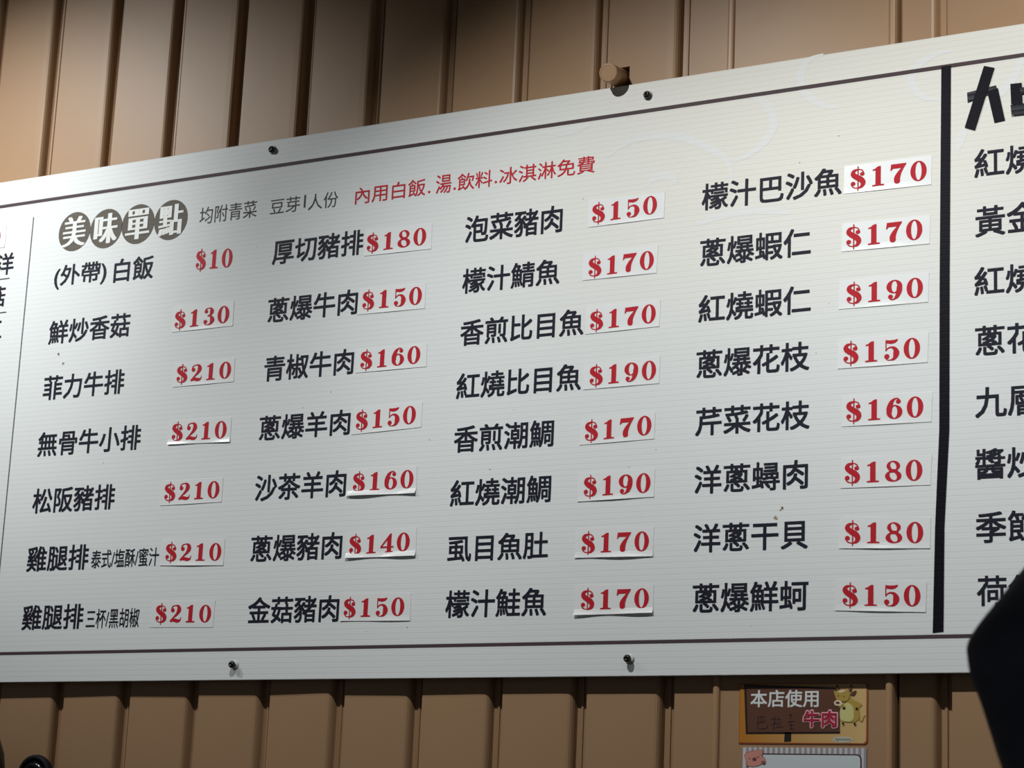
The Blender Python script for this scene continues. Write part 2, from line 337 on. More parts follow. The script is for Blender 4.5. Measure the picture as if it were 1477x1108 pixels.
OX = {'body': [(0.6343,1.7032),(0.6369,1.7082),(0.6431,1.7115),(0.6501,1.7197),(0.6554,1.7152),(0.6696,1.7081),(0.6652,1.7031),(0.6657,1.6949),(0.6664,1.6899),(0.6636,1.6841),(0.6557,1.6808),(0.6452,1.6804),(0.6363,1.6824),(0.6332,1.6866),(0.6331,1.6965)],'belly': [(0.6335,1.6999),(0.637,1.7057),(0.6422,1.7098),(0.6466,1.7106),(0.652,1.7077),(0.6555,1.7015),(0.6565,1.6932),(0.6557,1.6858),(0.6513,1.682),(0.6434,1.6816),(0.6354,1.6837),(0.6333,1.6899)],'head': [(0.6265,1.7274),(0.6305,1.7311),(0.6376,1.7319),(0.6447,1.7313),(0.6487,1.7281),(0.6496,1.7222),(0.6475,1.7164),(0.6422,1.7127),(0.6342,1.714),(0.6276,1.7157),(0.6257,1.7215)],'blaze': [(0.6296,1.7278),(0.6367,1.7305),(0.6429,1.7302),(0.6403,1.7281),(0.6341,1.7265)],'muzzle': [(0.6234,1.7107),(0.6258,1.714),(0.6302,1.715),(0.6351,1.7136),(0.6374,1.7102),(0.6361,1.7069),(0.6308,1.7058),(0.6259,1.7069)],'mouth': [(0.6261,1.7109),(0.6294,1.7128),(0.6334,1.7111),(0.6316,1.709),(0.6285,1.7088)],'horn1': [(0.627,1.7395),(0.6286,1.739),(0.6309,1.7323),(0.6283,1.7294),(0.6265,1.7324)],'horn2': [(0.6504,1.7393),(0.6526,1.7376),(0.6531,1.733),(0.6509,1.7281),(0.6473,1.7306),(0.6495,1.7335)],'ear2': [(0.6501,1.7239),(0.6544,1.728),(0.6602,1.7297),(0.658,1.7239),(0.6545,1.7218)],'ear1': [(0.623,1.7299),(0.6279,1.7273),(0.6266,1.7215),(0.6244,1.7232)],'hoof1': [(0.6379,1.7032),(0.6419,1.704),(0.6423,1.7015),(0.6383,1.7008)],'hoof2': [(0.6591,1.7027),(0.663,1.7031),(0.663,1.7005),(0.66,1.7)],'hoof3': [(0.637,1.68),(0.64,1.68),(0.6397,1.6771),(0.6377,1.6771)],'hoof4': [(0.6562,1.6792),(0.6597,1.6792),(0.6595,1.6763),(0.6571,1.6763)],'leg1': [(0.6372,1.6824),(0.6394,1.6824),(0.6399,1.6791),(0.6377,1.6791)],'leg2': [(0.6557,1.682),(0.6592,1.682),(0.6594,1.6787),(0.6564,1.6787)],'arm': [(0.6308,1.704),(0.637,1.7069),(0.6418,1.7057),(0.6419,1.7032),(0.6379,1.7028),(0.6343,1.7032)],'eye1': [(0.6297,1.7219),(0.6308,1.7227),(0.6317,1.7211),(0.6306,1.7202)],'eye2': [(0.639,1.721),(0.6404,1.7216),(0.6413,1.72),(0.6399,1.7194)]}
TAIL = [(0.6654,1.6841),(0.6689,1.6821),(0.671,1.6849),(0.6728,1.6895),(0.6756,1.6909)]
LOGO = [(0.621,1.6486),(0.6551,1.6488),(0.655,1.6584),(0.6209,1.6583)]
PIGCARD = [(0.4687,1.6078),(0.6762,1.6102),(0.676,1.6406),(0.468,1.6399)]
PIGBOX = [(0.4773,1.6079),(0.6693,1.6101),(0.6691,1.6311),(0.4768,1.6296)]
PIG = {'head': [(0.472,1.6285),(0.4792,1.6337),(0.4938,1.6361),(0.5018,1.6361),(0.5036,1.6287),(0.5046,1.6191),(0.5015,1.6132),(0.491,1.6098),(0.4813,1.6097),(0.4761,1.6129),(0.4743,1.6203)],'ear': [(0.4929,1.6361),(0.5018,1.6369),(0.5035,1.6332),(0.502,1.6272)],'hoofarm': [(0.5021,1.6236),(0.5053,1.6258),(0.5085,1.6221),(0.5087,1.6162),(0.5038,1.6154),(0.5022,1.6184)],'hoof': [(0.5022,1.6191),(0.5078,1.6184),(0.5084,1.615),(0.5035,1.6147)],'snout': [(0.4859,1.6219),(0.4883,1.6245),(0.4915,1.6245),(0.4937,1.6223),(0.4917,1.6193),(0.4876,1.619)],'eye1': [(0.4807,1.6231),(0.4823,1.6231),(0.4824,1.6216),(0.4807,1.6216)],'eye2': [(0.4952,1.6262),(0.4969,1.6262),(0.4969,1.6245),(0.4953,1.6245)],'nos1': [(0.488,1.6227),(0.489,1.6227),(0.489,1.6208),(0.4881,1.6208)],'nos2': [(0.4903,1.6227),(0.4913,1.6227),(0.4913,1.6208),(0.4903,1.6208)]}
BLACK = [(-0.9992,1.5866),(-1.0391,1.5993),(-0.9646,1.6001),(-1.0029,1.6167)]


# ------------------------------------------------------------------ structure
WZ = 3.9


def struct(name):
    o = empty(name)
    return tag(o, kind='structure')


wall = struct('wall_back')
# cross section of one ribbed panel: flat face, rounded shoulder, stepped recess; pitch 0.162
PROF = [(0, -.018), (.115, -.018), (.1265, -.0178), (.1305, -.0165), (.1335, -.0135), (.1355, -.009), (.1365, -.003), (.137, .0),
        (.1445, .0005), (.1448, -.002), (.1485, -.002), (.149, .001), (.1575, .0015), (.1585, .006), (.162, .0065), (.162, .02), (0, .02)]


def extrude(mb, prof, z0, z1, x=0):
    n = len(prof)
    k = len(mb.v)
    mb.v += [(x + p[0], p[1], z0) for p in prof] + [(x + p[0], p[1], z1) for p in prof]
    mb.f.append(tuple(range(k, k + n)))
    mb.f.append(tuple(range(k + 2 * n - 1, k + n - 1, -1)))
    mb.m += [mb.mi] * 2
    for i in range(n):
        j = (i + 1) % n
        mb.f.append((k + i, k + j, k + n + j, k + n + i))
        mb.m.append(mb.mi)


def panel_mesh(prof, z0=0, z1=WZ):
    mb = MB()
    extrude(mb, prof, z0, z1)
    me = mb.mesh('panel')
    me.materials.append(M_WALL)
    return me


full = panel_mesh(PROF)
PX0 = .3435 - .162           # left edge of the panel that carries the hole
HOLE = (.0, .0415, 2.7975, 2.8395)   # relative x0, x1 and z0, z1
k = -1
for i in range(-21, 1):
    x = PX0 + .162 * i
    if i == 0:
        mb = MB()
        extrude(mb, PROF, 0, HOLE[2])
        extrude(mb, PROF, HOLE[3], WZ)
        right = [(HOLE[1], -.018)] + PROF[1:-1] + [(HOLE[1], .02)]
        extrude(mb, right, HOLE[2], HOLE[3])
        mb.mi = 1
        mb.box(HOLE[0] + .0005, HOLE[1], .012, .02, HOLE[2], HOLE[3])
        o = mb.build('panel', [M_WALL, M_DARK], wall, loc=(x, 0, 0))
        tag(o, 'ribbed brown panel with a square hole behind the pipe')
    else:
        o = link('panel', full, wall, (x, 0, 0))
        o.rotation_euler = (0, 0, random.uniform(-.022, .022))
        o.location.y = random.uniform(-.0015, .0015)
# narrow flat strip, batten, smooth panel, batten, then the ribbed panels go on
narrow = [(0, -.018), (.070, -.018), (.070, .02), (0, .02)]
link('panel', panel_mesh(narrow), wall, (.3435, 0, 0))


def batten(x0, x1, y, label=None):
    mb = MB()
    w_ = x1 - x0
    pr = [(0, .02), (0, y + .006), (.15 * w_, y + .0015), (.35 * w_, y), (.65 * w_, y), (.85 * w_, y + .0015), (w_, y + .006), (w_, .02)]
    extrude(mb, pr, 0, WZ)
    return mb.build('batten', M_WALL2, wall, loc=(x0, 0, 0))


batten(.4135, .4275, -.0265)
link('panel', panel_mesh([(0, -.021), (.2805, -.021), (.2805, .02), (0, .02)]), wall, (.4275, 0, 0))
batten(.708, .7225, -.029)
mb = MB()
mb.box(.7225, .7265, .012, .02, 0, WZ)
mb.build('gap', M_DARK, wall)
q = [(p[0] - .075, p[1] + .006 if p[1] < -.005 else p[1] + .002) for p in PROF[1:]]
q = [(0, -.012)] + [p for p in q if p[0] > 0]
q[-1] = (q[-1][0], .02)
q.append((0, .02))
link('panel', panel_mesh(q), wall, (.7265, 0, 0))
for i in range(17):
    link('panel', full, wall, (.8135 + .162 * i, 0, 0))

floor = struct('floor')
mb = MB()
mb.box(-3.2, 3.6, -6.2, .02, -.05, 0)
mb.build('slab', mat('floor_tile', (.22, .21, .2), .4, var=.1), floor)
ceil = struct('ceiling')
mb = MB()
mb.box(-3.2, 3.6, -6.2, .02, WZ, WZ + .05)
mb.build('slab', mat('ceiling_paint', (.25, .24, .23), .8), ceil)

# ------------------------------------------------------------------ lettering
TXT = {}


def text_verts(s, res=3):
    key = s
    if key not in TXT:
        c = bpy.data.curves.new('lettering', 'FONT')
        c.body = s
        c.size = 1
        c.resolution_u = res
        o = bpy.data.objects.new('lettering', c)
        COL.objects.link(o)
        dg = bpy.context.evaluated_depsgraph_get()
        dg.update()
        me = bpy.data.meshes.new_from_object(o.evaluated_get(dg))
        TXT[key] = ([v.co[:2] for v in me.vertices], [tuple(p.vertices) for p in me.polygons])
        bpy.data.objects.remove(o)
        bpy.data.curves.remove(c)
        bpy.data.meshes.remove(me)
    return TXT[key]


def put_text(mb, s, y, box=None, bold=0.0, smear=0.0):
    """box = (x0,x1,z0,z1) of the inked area; bold thickens all strokes, smear only the uprights"""
    v, f = text_verts(s)
    xs = [a[0] for a in v]
    zs = [a[1] for a in v]
    g_ = bold or smear
    sx = (box[1] - box[0]) / (max(xs) - min(xs) + 2 * g_)
    sz = (box[3] - box[2]) / (max(zs) - min(zs) + 2 * bold)
    ox, oz = box[0] - (min(xs) - g_) * sx, box[2] - (min(zs) - bold) * sz
    if smear:
        shifts = [(-smear, 0), (-smear * .6, 0), (-smear * .2, 0), (smear * .2, 0), (smear * .6, 0), (smear, 0)]
    elif bold > .05:
        shifts = [(bold * math.cos(k * math.pi / 6), bold * math.sin(k * math.pi / 6)) for k in range(12)] + [(0, 0), (bold * .5, 0), (-bold * .5, 0)]
    elif bold:
        shifts = [(-bold, -bold), (bold, -bold), (-bold, bold), (bold, bold), (0, 0)]
    else:
        shifts = [(0, 0)]
    for kk, (dx, dz) in enumerate(shifts):
        n = len(mb.v)
        mb.v += [(ox + sx * (a[0] + dx), y - kk * .00006, oz + sz * (a[1] + dz)) for a in v]
        for p in f:
            mb.f.append(tuple(n + i for i in p))
            mb.m.append(mb.mi)


# heavy roman numerals, 1 high and about .8 wide
def glyph(c):
    m = MB()
    def lay():
        m.ly = getattr(m, 'ly', 0) - 1
        return m.ly
    B = lambda *p: m.ribbon(p, lay())
    F = lambda p: m.flat(p, lay())
    E = lambda *p: m.ell(*p, lay())
    def R(*p, sh=0):
        m.ring(*p, lay(), sh=sh)
    if c == '0':
        R(0, .5, .40, .515, .15, .455)
    elif c == '1':
        F([(-.13, .04), (.14, .04), (.14, 1.01), (.02, 1.01), (-.06, .93), (-.13, .89)])
        F([(-.02, 1.0), (-.02, .84), (-.13, .81), (-.27, .80), (-.27, .86), (-.14, .90)])
        F([(-.29, 0), (.31, 0), (.31, .065), (.14, .085), (-.13, .085), (-.29, .065)])
    elif c == '2':
        E(-.22, .71, .125, .125)
        B((-.31, .74, .06), (-.24, .92, .07), (-.02, .985, .06), (.16, .91, .2), (.21, .72, .27), (.08, .49, .17), (-.16, .27, .08), (-.35, .09, .05))
        B((-.36, .05, .1), (-.22, .13, .17), (-.05, .13, .2), (.12, .09, .2), (.27, .11, .14), (.35, .2, .05), (.37, .31, .04))
    elif c == '3':
        E(-.2, .8, .12, .11)
        E(-.22, .2, .13, .12)
        B((-.29, .83, .05), (-.2, .95, .06), (-.02, .99, .05), (.14, .92, .17), (.18, .77, .27), (.1, .6, .13), (-.1, .53, .05))
        B((-.1, .54, .05), (.12, .5, .12), (.24, .28, .3), (.14, .07, .15), (-.06, .01, .05), (-.22, .05, .06), (-.32, .18, .06))
    elif c == '4':
        F([(.0, .04), (.26, .04), (.26, 1.01), (.18, 1.01), (.0, .8)])
        F([(-.1, 0), (.37, 0), (.37, .06), (-.1, .06)])
        F([(-.41, .25), (.41, .25), (.41, .33), (-.41, .33)])
        F([(-.41, .33), (-.41, .27), (-.33, .3), (.24, .93), (.22, 1.01), (.17, 1.01)])
    elif c == '5':
        F([(-.29, 1.01), (-.1, .985), (.14, .99), (.32, 1.03), (.30, .93), (.18, .84), (.0, .80), (-.29, .86)])
        F([(-.29, .95), (-.235, .95), (-.235, .46), (-.29, .46)])
        E(-.22, .2, .13, .12)
        B((-.27, .49, .05), (-.16, .6, .06), (.0, .64, .08), (.17, .55, .19), (.24, .33, .3), (.14, .08, .16), (-.06, .01, .05), (-.22, .05, .06), (-.32, .18, .06))
    elif c in '69':
        R(0, .67, .39, .345, .14, .285)
        E(-.19, .17, .12, .11)
        B((.25, .66, .27), (.24, .45, .28), (.14, .18, .2), (-.02, .03, .08), (-.17, .03, .06), (-.28, .14, .06))
        if c == '6':
            m.v = [(-a[0], a[1], 1 - a[2]) for a in m.v]
    elif c == '7':
        F([(-.39, .68), (-.34, .68), (-.27, .77), (.2, .77), (.4, .97), (.4, 1.0), (-.35, 1.0)])
        B((.37, .97, .07), (.2, .74, .12), (.04, .5, .22), (-.05, .28, .3), (-.05, .13, .29))
        E(-.05, .12, .15, .125)
    elif c == '8':
        R(0, .755, .33, .255, .14, .195, sh=-.05)
        R(0, .265, .40, .275, .165, .205, sh=-.06)
        F([(-.2, .44), (.24, .44), (.2, .6), (-.22, .6)])
    elif c == '$':
        E(.21, .72, .12, .1)
        E(-.25, .26, .12, .11)
        B((.29, .74, .06), (.21, .9, .06), (.02, .97, .06), (-.2, .9, .17), (-.25, .74, .25), (-.08, .58, .27), (.14, .45, .28), (.25, .27, .26),
          (.17, .08, .16), (-.03, .02, .06), (-.24, .08, .06), (-.35, .24, .06))
        F([(-.03, -.13), (.03, -.13), (.03, 1.13), (-.03, 1.13)])
    return m


GL = {c: glyph(c) for c in '$0123456789'}


def put_price(mb, s, x0, x1, zl, zr, h, y):
    """numerals between x0 and x1, centre line from zl (left) to zr (right), digit height h"""
    w = (x1 - x0) / (len(s) - .18)
    a = (zr - zl) / ((x1 - x0) * .8)
    for i, c in enumerate(s):
        cx = x0 + w * (.42 + i * (1.0 if i else 1.0))
        zc = zl + a * (cx - x0 - .1 * (x1 - x0))
        gm = GL[c]
        n = len(mb.v)
        for v in gm.v:
            mb.v.append((cx + v[0] * w * 1.0, y + v[1] * .00006, zc + a * v[0] * w + (v[2] - .5) * h))
        mb.f += [tuple(n + j for j in f) for f in gm.f]
        mb.m += [mb.mi] * len(gm.f)


# ------------------------------------------------------------------ menu board
BX0, BX1, BZ0, BZ1 = -1.75, 1.75, 1.7548, 2.7945
FY = -.040        # front face of the sheet
INK = FY - .0004
board = empty('menu_board', (0, FY, BZ0))
tag(board, 'long white corrugated plastic menu board screwed to the brown ribbed wall', 'menu board')
OFF = (0, -FY, -BZ0)


def bpart(mb, name, m, label=None, smooth=False):
    o = mb.build(name, m, board, smooth, OFF)
    if label:
        o['label'] = label
    return o


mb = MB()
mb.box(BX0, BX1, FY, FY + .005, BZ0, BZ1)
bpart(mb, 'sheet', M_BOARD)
mb = MB()
mb.box(BX0, BX1, FY + .0003, FY + .0052, BZ0 - .0006, BZ0)
bpart(mb, 'cut_edge', M_EDGE)
for z0, z1 in ((2.7375, 2.7445), (1.8072, 1.8130)):
    mb = MB()
    mb.flat([(BX0, z0), (BX1, z0), (BX1, z1), (BX0, z1)], INK)
    bpart(mb, 'border_line', M_LINE, 'thin dark brown line across the board')
mb = MB()
mb.flat([(-1.1295, 2.708), (-1.1268, 2.708), (-1.1268, 1.86), (-1.1295, 1.86)], INK)
bpart(mb, 'divider_line', M_THIN)

for a in ARCS:
    mb = MB()
    n = len(a)
    mb.ribbon([(p[0], p[1], .015 * (.1 + .9 * math.sin(math.pi * (i + .5) / n))) for i, p in enumerate(a)], FY - .0002, 8)
    bpart(mb, 'swirl', M_SWIRL)

for (s, x0, x1, z0, z1) in NAMES:
    mb = MB()
    put_text(mb, s, INK, box=(x0, x1, z0, z1), bold=.016)
    bpart(mb, 'dish_name', M_INK, 'black lettering reading ' + s)
for (s, x0, x1, z0, z1) in SMALL:
    mb = MB()
    put_text(mb, s, INK, box=(x0, x1, z0, z1), bold=.008)
    bpart(mb, 'flavour_note', M_INK, 'small black lettering reading ' + s)
for (s, x0, x1, z0, z1) in GRAY:
    mb = MB()
    put_text(mb, s, INK, box=(x0, x1, z0, z1))
    bpart(mb, 'side_note', M_GREY, 'thin grey lettering reading ' + s)
mb = MB()
for (s, x0, x1, z0, z1) in RED:
    put_text(mb, s, INK, box=(x0, x1, z0, z1), bold=.006)
for x, z in DOTS:
    mb.ell(x, z, .0026, .0026, INK, 12)
bpart(mb, 'red_note', M_RED2, 'thin red lettering reading 內用白飯.湯.飲料.冰淇淋免費')
mb = MB()
put_price(mb, *TEN, INK)
bpart(mb, 'printed_price', M_RED2, 'red printed price reading $10')
# left edge of the previous column
for ch, bx in (('洋', (-1.2175, -1.1700, 2.5905, 2.6375)), ('菇', (-1.2330, -1.1848, 2.5228, 2.5672)), ('三', (-1.2330, -1.1850, 2.4560, 2.4930))):
    mb = MB()
    put_text(mb, ch, INK, box=bx, bold=.016)
    bpart(mb, 'dish_name', M_INK, 'character at the left picture edge')
for x, z in ((-1.1775, 2.5822), (-1.1775, 2.5100)):
    mb = MB()
    mb.flat([(-1.40, z - .0012), (x, z - .0012), (x, z + .0012), (-1.40, z + .0012)], INK)
    bpart(mb, 'underline', M_GREY)

for (x, z), ch in zip(DISCS, '美味單點'):
    mb = MB()
    mb.ell(x, z, .0413, .0413, INK, 48)
    d = bpart(mb, 'heading_disc', M_DISC)
    mb = MB()
    put_text(mb, ch, INK - .0005, box=(x - .0305, x + .0305, z - .0315, z + .0315), smear=.05)
    c = mb.build('character', M_WHITE, d)
    c['label'] = 'heavy white character ' + ch

mb = MB()
for i, (x, z) in enumerate(SPECKS):
    mb.mi = 0 if i in (0, 1, 3, 4) else 1
    r = .0028 if i in (0, 1, 3, 4) else random.uniform(.001, .0018)
    for kk in range(3 if mb.mi == 0 else 1):
        ax, az = x + random.uniform(-1, 1) * r * .9 * (kk > 0), z + random.uniform(-1.5, 1.5) * r * (kk > 0)
        mb.flat([(ax + r * random.uniform(.4, 1) * math.cos(t * .9), az + r * random.uniform(.4, .9) * math.sin(t * .9)) for t in range(7)], INK)
o = bpart(mb, 'specks', [M_STAIN, M_SPECK])
o['kind'] = 'stuff'

# ------------------------------------------------------------------ price stickers
LIFT = {5: 0, 10: .0035, 11: .003, 12: .001, 18: .0012, 19: .0025, 20: .003, 28: .0012, 27: .0012, 2: .0015, 4: .0012}


def sticker(q, price, nums, label, lift=.0006):
    (x0, z0), (x1, z1), (x2, z2), (x3, z3) = q
    cx, cz = (x0 + x1 + x2 + x3) / 4, (z0 + z1 + z2 + z3) / 4
    root = empty('price_sticker', (cx, FY, cz))
    tag(root, label, 'price sticker', 'price stickers on the menu board')
    mb = MB()
    NX, NZ = 14, 10
    y0 = -.0007

    def pt(i, j, back):
        u, t = i / NX, j / NZ
        x = (x0 * (1 - u) + x1 * u) * (1 - t) + (x3 * (1 - u) + x2 * u) * t
        z = (z0 * (1 - u) + z1 * u) * (1 - t) + (z3 * (1 - u) + z2 * u) * t
        l = lift * max(0, (.22 - t) / .22) ** 1.6 * (1 + .5 * math.sin(u * 7 + lift * 9e3))
        return (x - cx, y0 - l + (.00035 if back else 0), z - cz)
    for bk in (0, 1):
        mb.v += [pt(i, j, bk) for j in range(NZ + 1) for i in range(NX + 1)]
    N = (NX + 1) * (NZ + 1)
    for j in range(NZ):
        for i in range(NX):
            a = j * (NX + 1) + i
            mb.f.append((a, a + 1, a + NX + 2, a + NX + 1))
            mb.f.append((N + a, N + a + NX + 1, N + a + NX + 2, N + a + 1))
    for i in range(NX):
        a = i
        mb.f.append((a, N + a, N + a + 1, a + 1))
        a = NZ * (NX + 1) + i
        mb.f.append((a, a + 1, N + a + 1, N + a))
    for j in range(NZ):
        a = j * (NX + 1)
        mb.f.append((a, a + NX + 1, N + a + NX + 1, N + a))
        a += NX
        mb.f.append((a, N + a, N + a + NX + 1, a + NX + 1))
    mb.m = [0] * len(mb.f)
    mb.build('film', M_STICK, root)
    mb = MB()
    put_price(mb, price, *nums, y0 - .0004)
    mb.v = [(a[0] - cx, a[1], a[2] - cz) for a in mb.v]
    o = mb.build('numerals', M_RED, root)
    return root


ROWN = ['top', 'second', 'third', 'fourth', 'fifth', 'sixth', 'seventh', 'bottom']
COLNAME = ['first', 'second', 'third', 'fourth']
for i, (s, dish, x0, x1, zl, zr, h, q) in enumerate(PRICES):
    col = 0 if x0 < -.5 else 1 if x0 < 0 else 2 if x0 < .5 else 3
    row = round((2.5664 - zl) / .1143) if col < 2 else round((2.564 - zl) / .0974)
    lab = 'white sticker reading %s in red, %s row of the %s dish column, beside %s' % (s, ROWN[row], COLNAME[col], dish)
    sticker(q, s, (x0, x1, zl, zr, h), lab, LIFT.get(i, .0005))
q = [(-1.3480, 2.6500), (-1.2000, 2.6508), (-1.1995, 2.6990), (-1.3475, 2.6990)]
sticker(q, '$210', (-1.344, -1.2135, 2.676, 2.676, .033), 'white sticker cut off by the left edge, only a red zero showing')

# ------------------------------------------------------------------ tape
def tape_strip(pts, label, y, m, thick=.0004):
    cx = sum(p[0] for p in pts) / len(pts)
    cz = sum(p[1] for p in pts) / len(pts)
    mb = MB()
    mb.slab([(p[0] - cx, p[1] - cz) for p in pts], -thick, 0)
    o = mb.build('tape_strip', m, None, loc=(cx, y, cz))
    return tag(o, label, 'tape', 'black tape on the menu board')


L_ = [a for a, b in TAPE]
R_ = [b for a, b in TAPE]
tape_strip(L_ + R_[::-1], 'long vertical strip of black tape dividing the right end of the board', FY - .0006, M_TAPE)
TL = ['short slanted cross strip of black tape, top right, behind the diagonal strip',
      'short black tape strip leaning right, right leg of the taped character',
      'long diagonal strip of black tape leaning left, top right of the board',
      'upright black tape strip cut off by the top right picture edge',
      'upper horizontal black tape strip at the top right picture edge',
      'lower horizontal grey-black tape strip at the right picture edge']
TORD = [1, 2, 0, 3, 4, 5]
for k, (idx, lab) in enumerate(zip(TORD, TL)):
    tape_strip(TAPES[idx], lab, FY - .0006 - .0006 * k, M_TAPE2 if idx in (1, 4, 5) else M_TAPE)
# the square character goes on past the frame
tape_strip([(.955, 2.694), (.971, 2.694), (.972, 2.642), (.956, 2.642)], 'upright black tape strip just outside the right picture edge', FY - .0045, M_TAPE)

# ------------------------------------------------------------------ screws
SL = ['dark screw in the top border above the red note, left one', 'dark screw in the top border beside the brown pipe stub',
      'dark screw in the bottom border, left one', 'dark screw in the bottom border, right one']
for (x, z), lab, so in zip(SCREWS, SL, (.0055, .0045, 0, 0)):
    root = empty('screw', (x, FY, z))
    tag(root, lab, 'screw', 'screws holding the menu board')
    mb = MB()
    mb.lathe([(.0028, .004), (.0028, -.008 + so)], 12)
    mb.build('shank', M_SCREW, root, True)
    mb = MB()
    mb.lathe([(r_, y_ + so) for r_, y_ in ((.0056, -.0075), (.0066, -.0085), (.0066, -.0105), (.0058, -.0128), (.004, -.0142), (.0026, -.0146), (.0022, -.0128), (.0004, -.0126))], 20)
    mb.build('head', M_SCREW, root, True)
    mb = MB()
    mb.lathe([(.0085, 0), (.0088, -.0006), (.003, -.0008)], 20)
    mb.build('washer', M_EDGE, root, True)

# ------------------------------------------------------------------ pipe stub
pipe = empty('pipe_stub', (.2016, -.018, 2.8208))
tag(pipe, 'capped brown painted pipe stub sticking out above the board edge', 'pipe')
mb = MB()
mb.lathe([(.0180, .026), (.0172, -.053)], 32, False)
p_ = mb.build('pipe', M_WALL2, pipe, True)
mb = MB()
mb.lathe([(.0174, -.048), (.0172, -.0600), (.0168, -.0625), (.0156, -.0638), (.0137, -.0640), (.0132, -.0634)], 32)
c_ = mb.build('cap', M_WALL2, pipe)
pipe.rotation_euler = Vector((.0106, -.062, -.0138)).to_track_quat('-Y', 'Z').to_euler()

# ------------------------------------------------------------------ origin signs below the board
SY = -.0212
M_ORANGE = mat('orange_print', (.62, .27, .035), .4)
nt = M_ORANGE.node_tree
g = nt.nodes.new('ShaderNodeNewGeometry'); sp = nt.nodes.new('ShaderNodeSeparateXYZ')
nt.links.new(g.outputs['Position'], sp.inputs[0])
mr = nt.nodes.new('ShaderNodeMapRange'); mr.inputs['From Min'].default_value = .47; mr.inputs['From Max'].default_value = .67
nt.links.new(sp.outputs['X'], mr.inputs['Value'])
mx = nt.nodes.new('ShaderNodeMix'); mx.data_type = 'RGBA'
mx.inputs['A'].default_value = (.46, .18, .018, 1); mx.inputs['B'].default_value = (.64, .44, .19, 1)
nt.links.new(mr.outputs[0], mx.inputs['Factor'])
nt.links.new(mx.outputs['Result'], nt.nodes['Principled BSDF'].inputs['Base Color'])
M_RUST = mat('rust_print', (.33, .07, .02), .4)
M_BROWNP = mat('brown_print', (.115, .045, .027), .4)
M_BLACKP = mat('black_print', (.015, .010, .010), .4)
M_OX = mat('olive_print', (.44, .30, .06), .4)
M_OXL = mat('pale_olive_print', (.62, .58, .24), .4)
M_OXM = mat('cream_print', (.8, .66, .45), .4)
M_PINK = mat('pink_print', (.85, .50, .52), .4)
M_CRIM = mat('crimson_print', (.42, .012, .05), .4)
M_LOGO = mat('pale_logo_print', (.55, .52, .42), .4)
M_LOGOT = mat('green_logo_print', (.09, .13, .11), .4)
M_PEN = mat('marker_ink', (.02, .008, .008), .5)


def rrect(x0, x1, z0, z1, r, n=5, corners=(1, 1, 1, 1)):
    out = []
    for (cx, cz, a0, on) in ((x0 + r, z0 + r, 180, corners[0]), (x1 - r, z0 + r, 270, corners[1]), (x1 - r, z1 - r, 0, corners[2]), (x0 + r, z1 - r, 90, corners[3])):
        if on:
            out += [(cx + r * math.cos(math.radians(a0 + 90 * k / n)), cz + r * math.sin(math.radians(a0 + 90 * k / n))) for k in range(n + 1)]
        else:
            sx = -1 if cx < (x0 + x1) / 2 else 1
            sz = -1 if cz < (z0 + z1) / 2 else 1
            out.append((cx + sx * r, cz + sz * r))
    return out


(a0, b0), (a1, b1), (a2, b2), (a3, b3) = CARD
beef = empty('beef_origin_sign', ((a0 + a1) / 2, SY, (b0 + b2) / 2))
tag(beef, 'orange beef origin sign with a cartoon ox, stuck below the board', 'sign')
BO = tuple(-c for c in beef.location)


def sp_(mb, name, m, par=beef, off=None, label=None):
    o = mb.build(name, m, par, loc=off if off is not None else BO)
    if label:
        o['label'] = label
    return o


mb = MB()
mb.slab(rrect(a0, a1, b0, b2, .006, 5, (0, 1, 1, 0)), SY - .001, SY)
sp_(mb, 'card', M_RUST, label='rust red edge of the card')
mb = MB()
mb.flat(rrect(a0 + .001, a1 - .0025, b0 + .0018, b2 - .0015, .006, 5, (0, 1, 1, 0)), SY - .0013)
sp_(mb, 'background', M_ORANGE)
mb = MB()
c0, c1, c2, c3 = BROWN
mb.flat([(c0[0] - .002, c0[1] - .002), (c1[0], c1[1] - .002), (c2[0], c2[1] + .002), (c3[0] - .003, c3[1] + .003)], SY - .0016)
mb.flat(POST, SY - .0016)
sp_(mb, 'blackboard_frame', M_BLACKP)
mb = MB()
mb.flat([(c0[0] + .0015, c0[1] + .001), (c1[0] - .0005, c1[1] + .001), (c2[0] - .0005, c2[1] - .001), (c3[0] + .0015, c3[1] - .001)], SY - .0019)
sp_(mb, 'blackboard', M_BROWNP)
mb = MB()
put_text(mb, T1[0], SY - .0022, box=T1[1:], bold=.016)
sp_(mb, 'lettering', M_WHITE, label='white lettering reading 本店使用')
mb = MB()
t = T2
put_text(mb, t[0], SY - .0022, box=(t[1] - .001, t[2] + .001, t[3] - .001, t[4] + .001), bold=.07)
o = sp_(mb, 'lettering', M_PINK, label='pink outline of 牛肉')
mb = MB()
put_text(mb, t[0], SY - .0034, box=(t[1] + .001, t[2] - .001, t[3] + .001, t[4] - .001), bold=.02)
mb.build('lettering', M_CRIM, o)
mb = MB()
for st in HAND:
    mb.ribbon([(p[0], p[1], .0012) for p in st], SY - .0022, 4)
sp_(mb, 'handwriting', M_PEN, label='black handwriting reading 巴拉圭')


def smoothpoly(pts, n=4):
    """closed Catmull-Rom outline"""
    out = []
    N = len(pts)
    for i in range(N):
        a, b, c, d = pts[i - 1], pts[i], pts[(i + 1) % N], pts[(i + 2) % N]
        for k in range(n):
            t = k / n
            out.append(tuple(.5 * ((2 * b[q]) + (-a[q] + c[q]) * t + (2 * a[q] - 5 * b[q] + 4 * c[q] - d[q]) * t * t
                                   + (-a[q] + 3 * b[q] - 3 * c[q] + d[q]) * t ** 3) for q in (0, 1)))
    return out


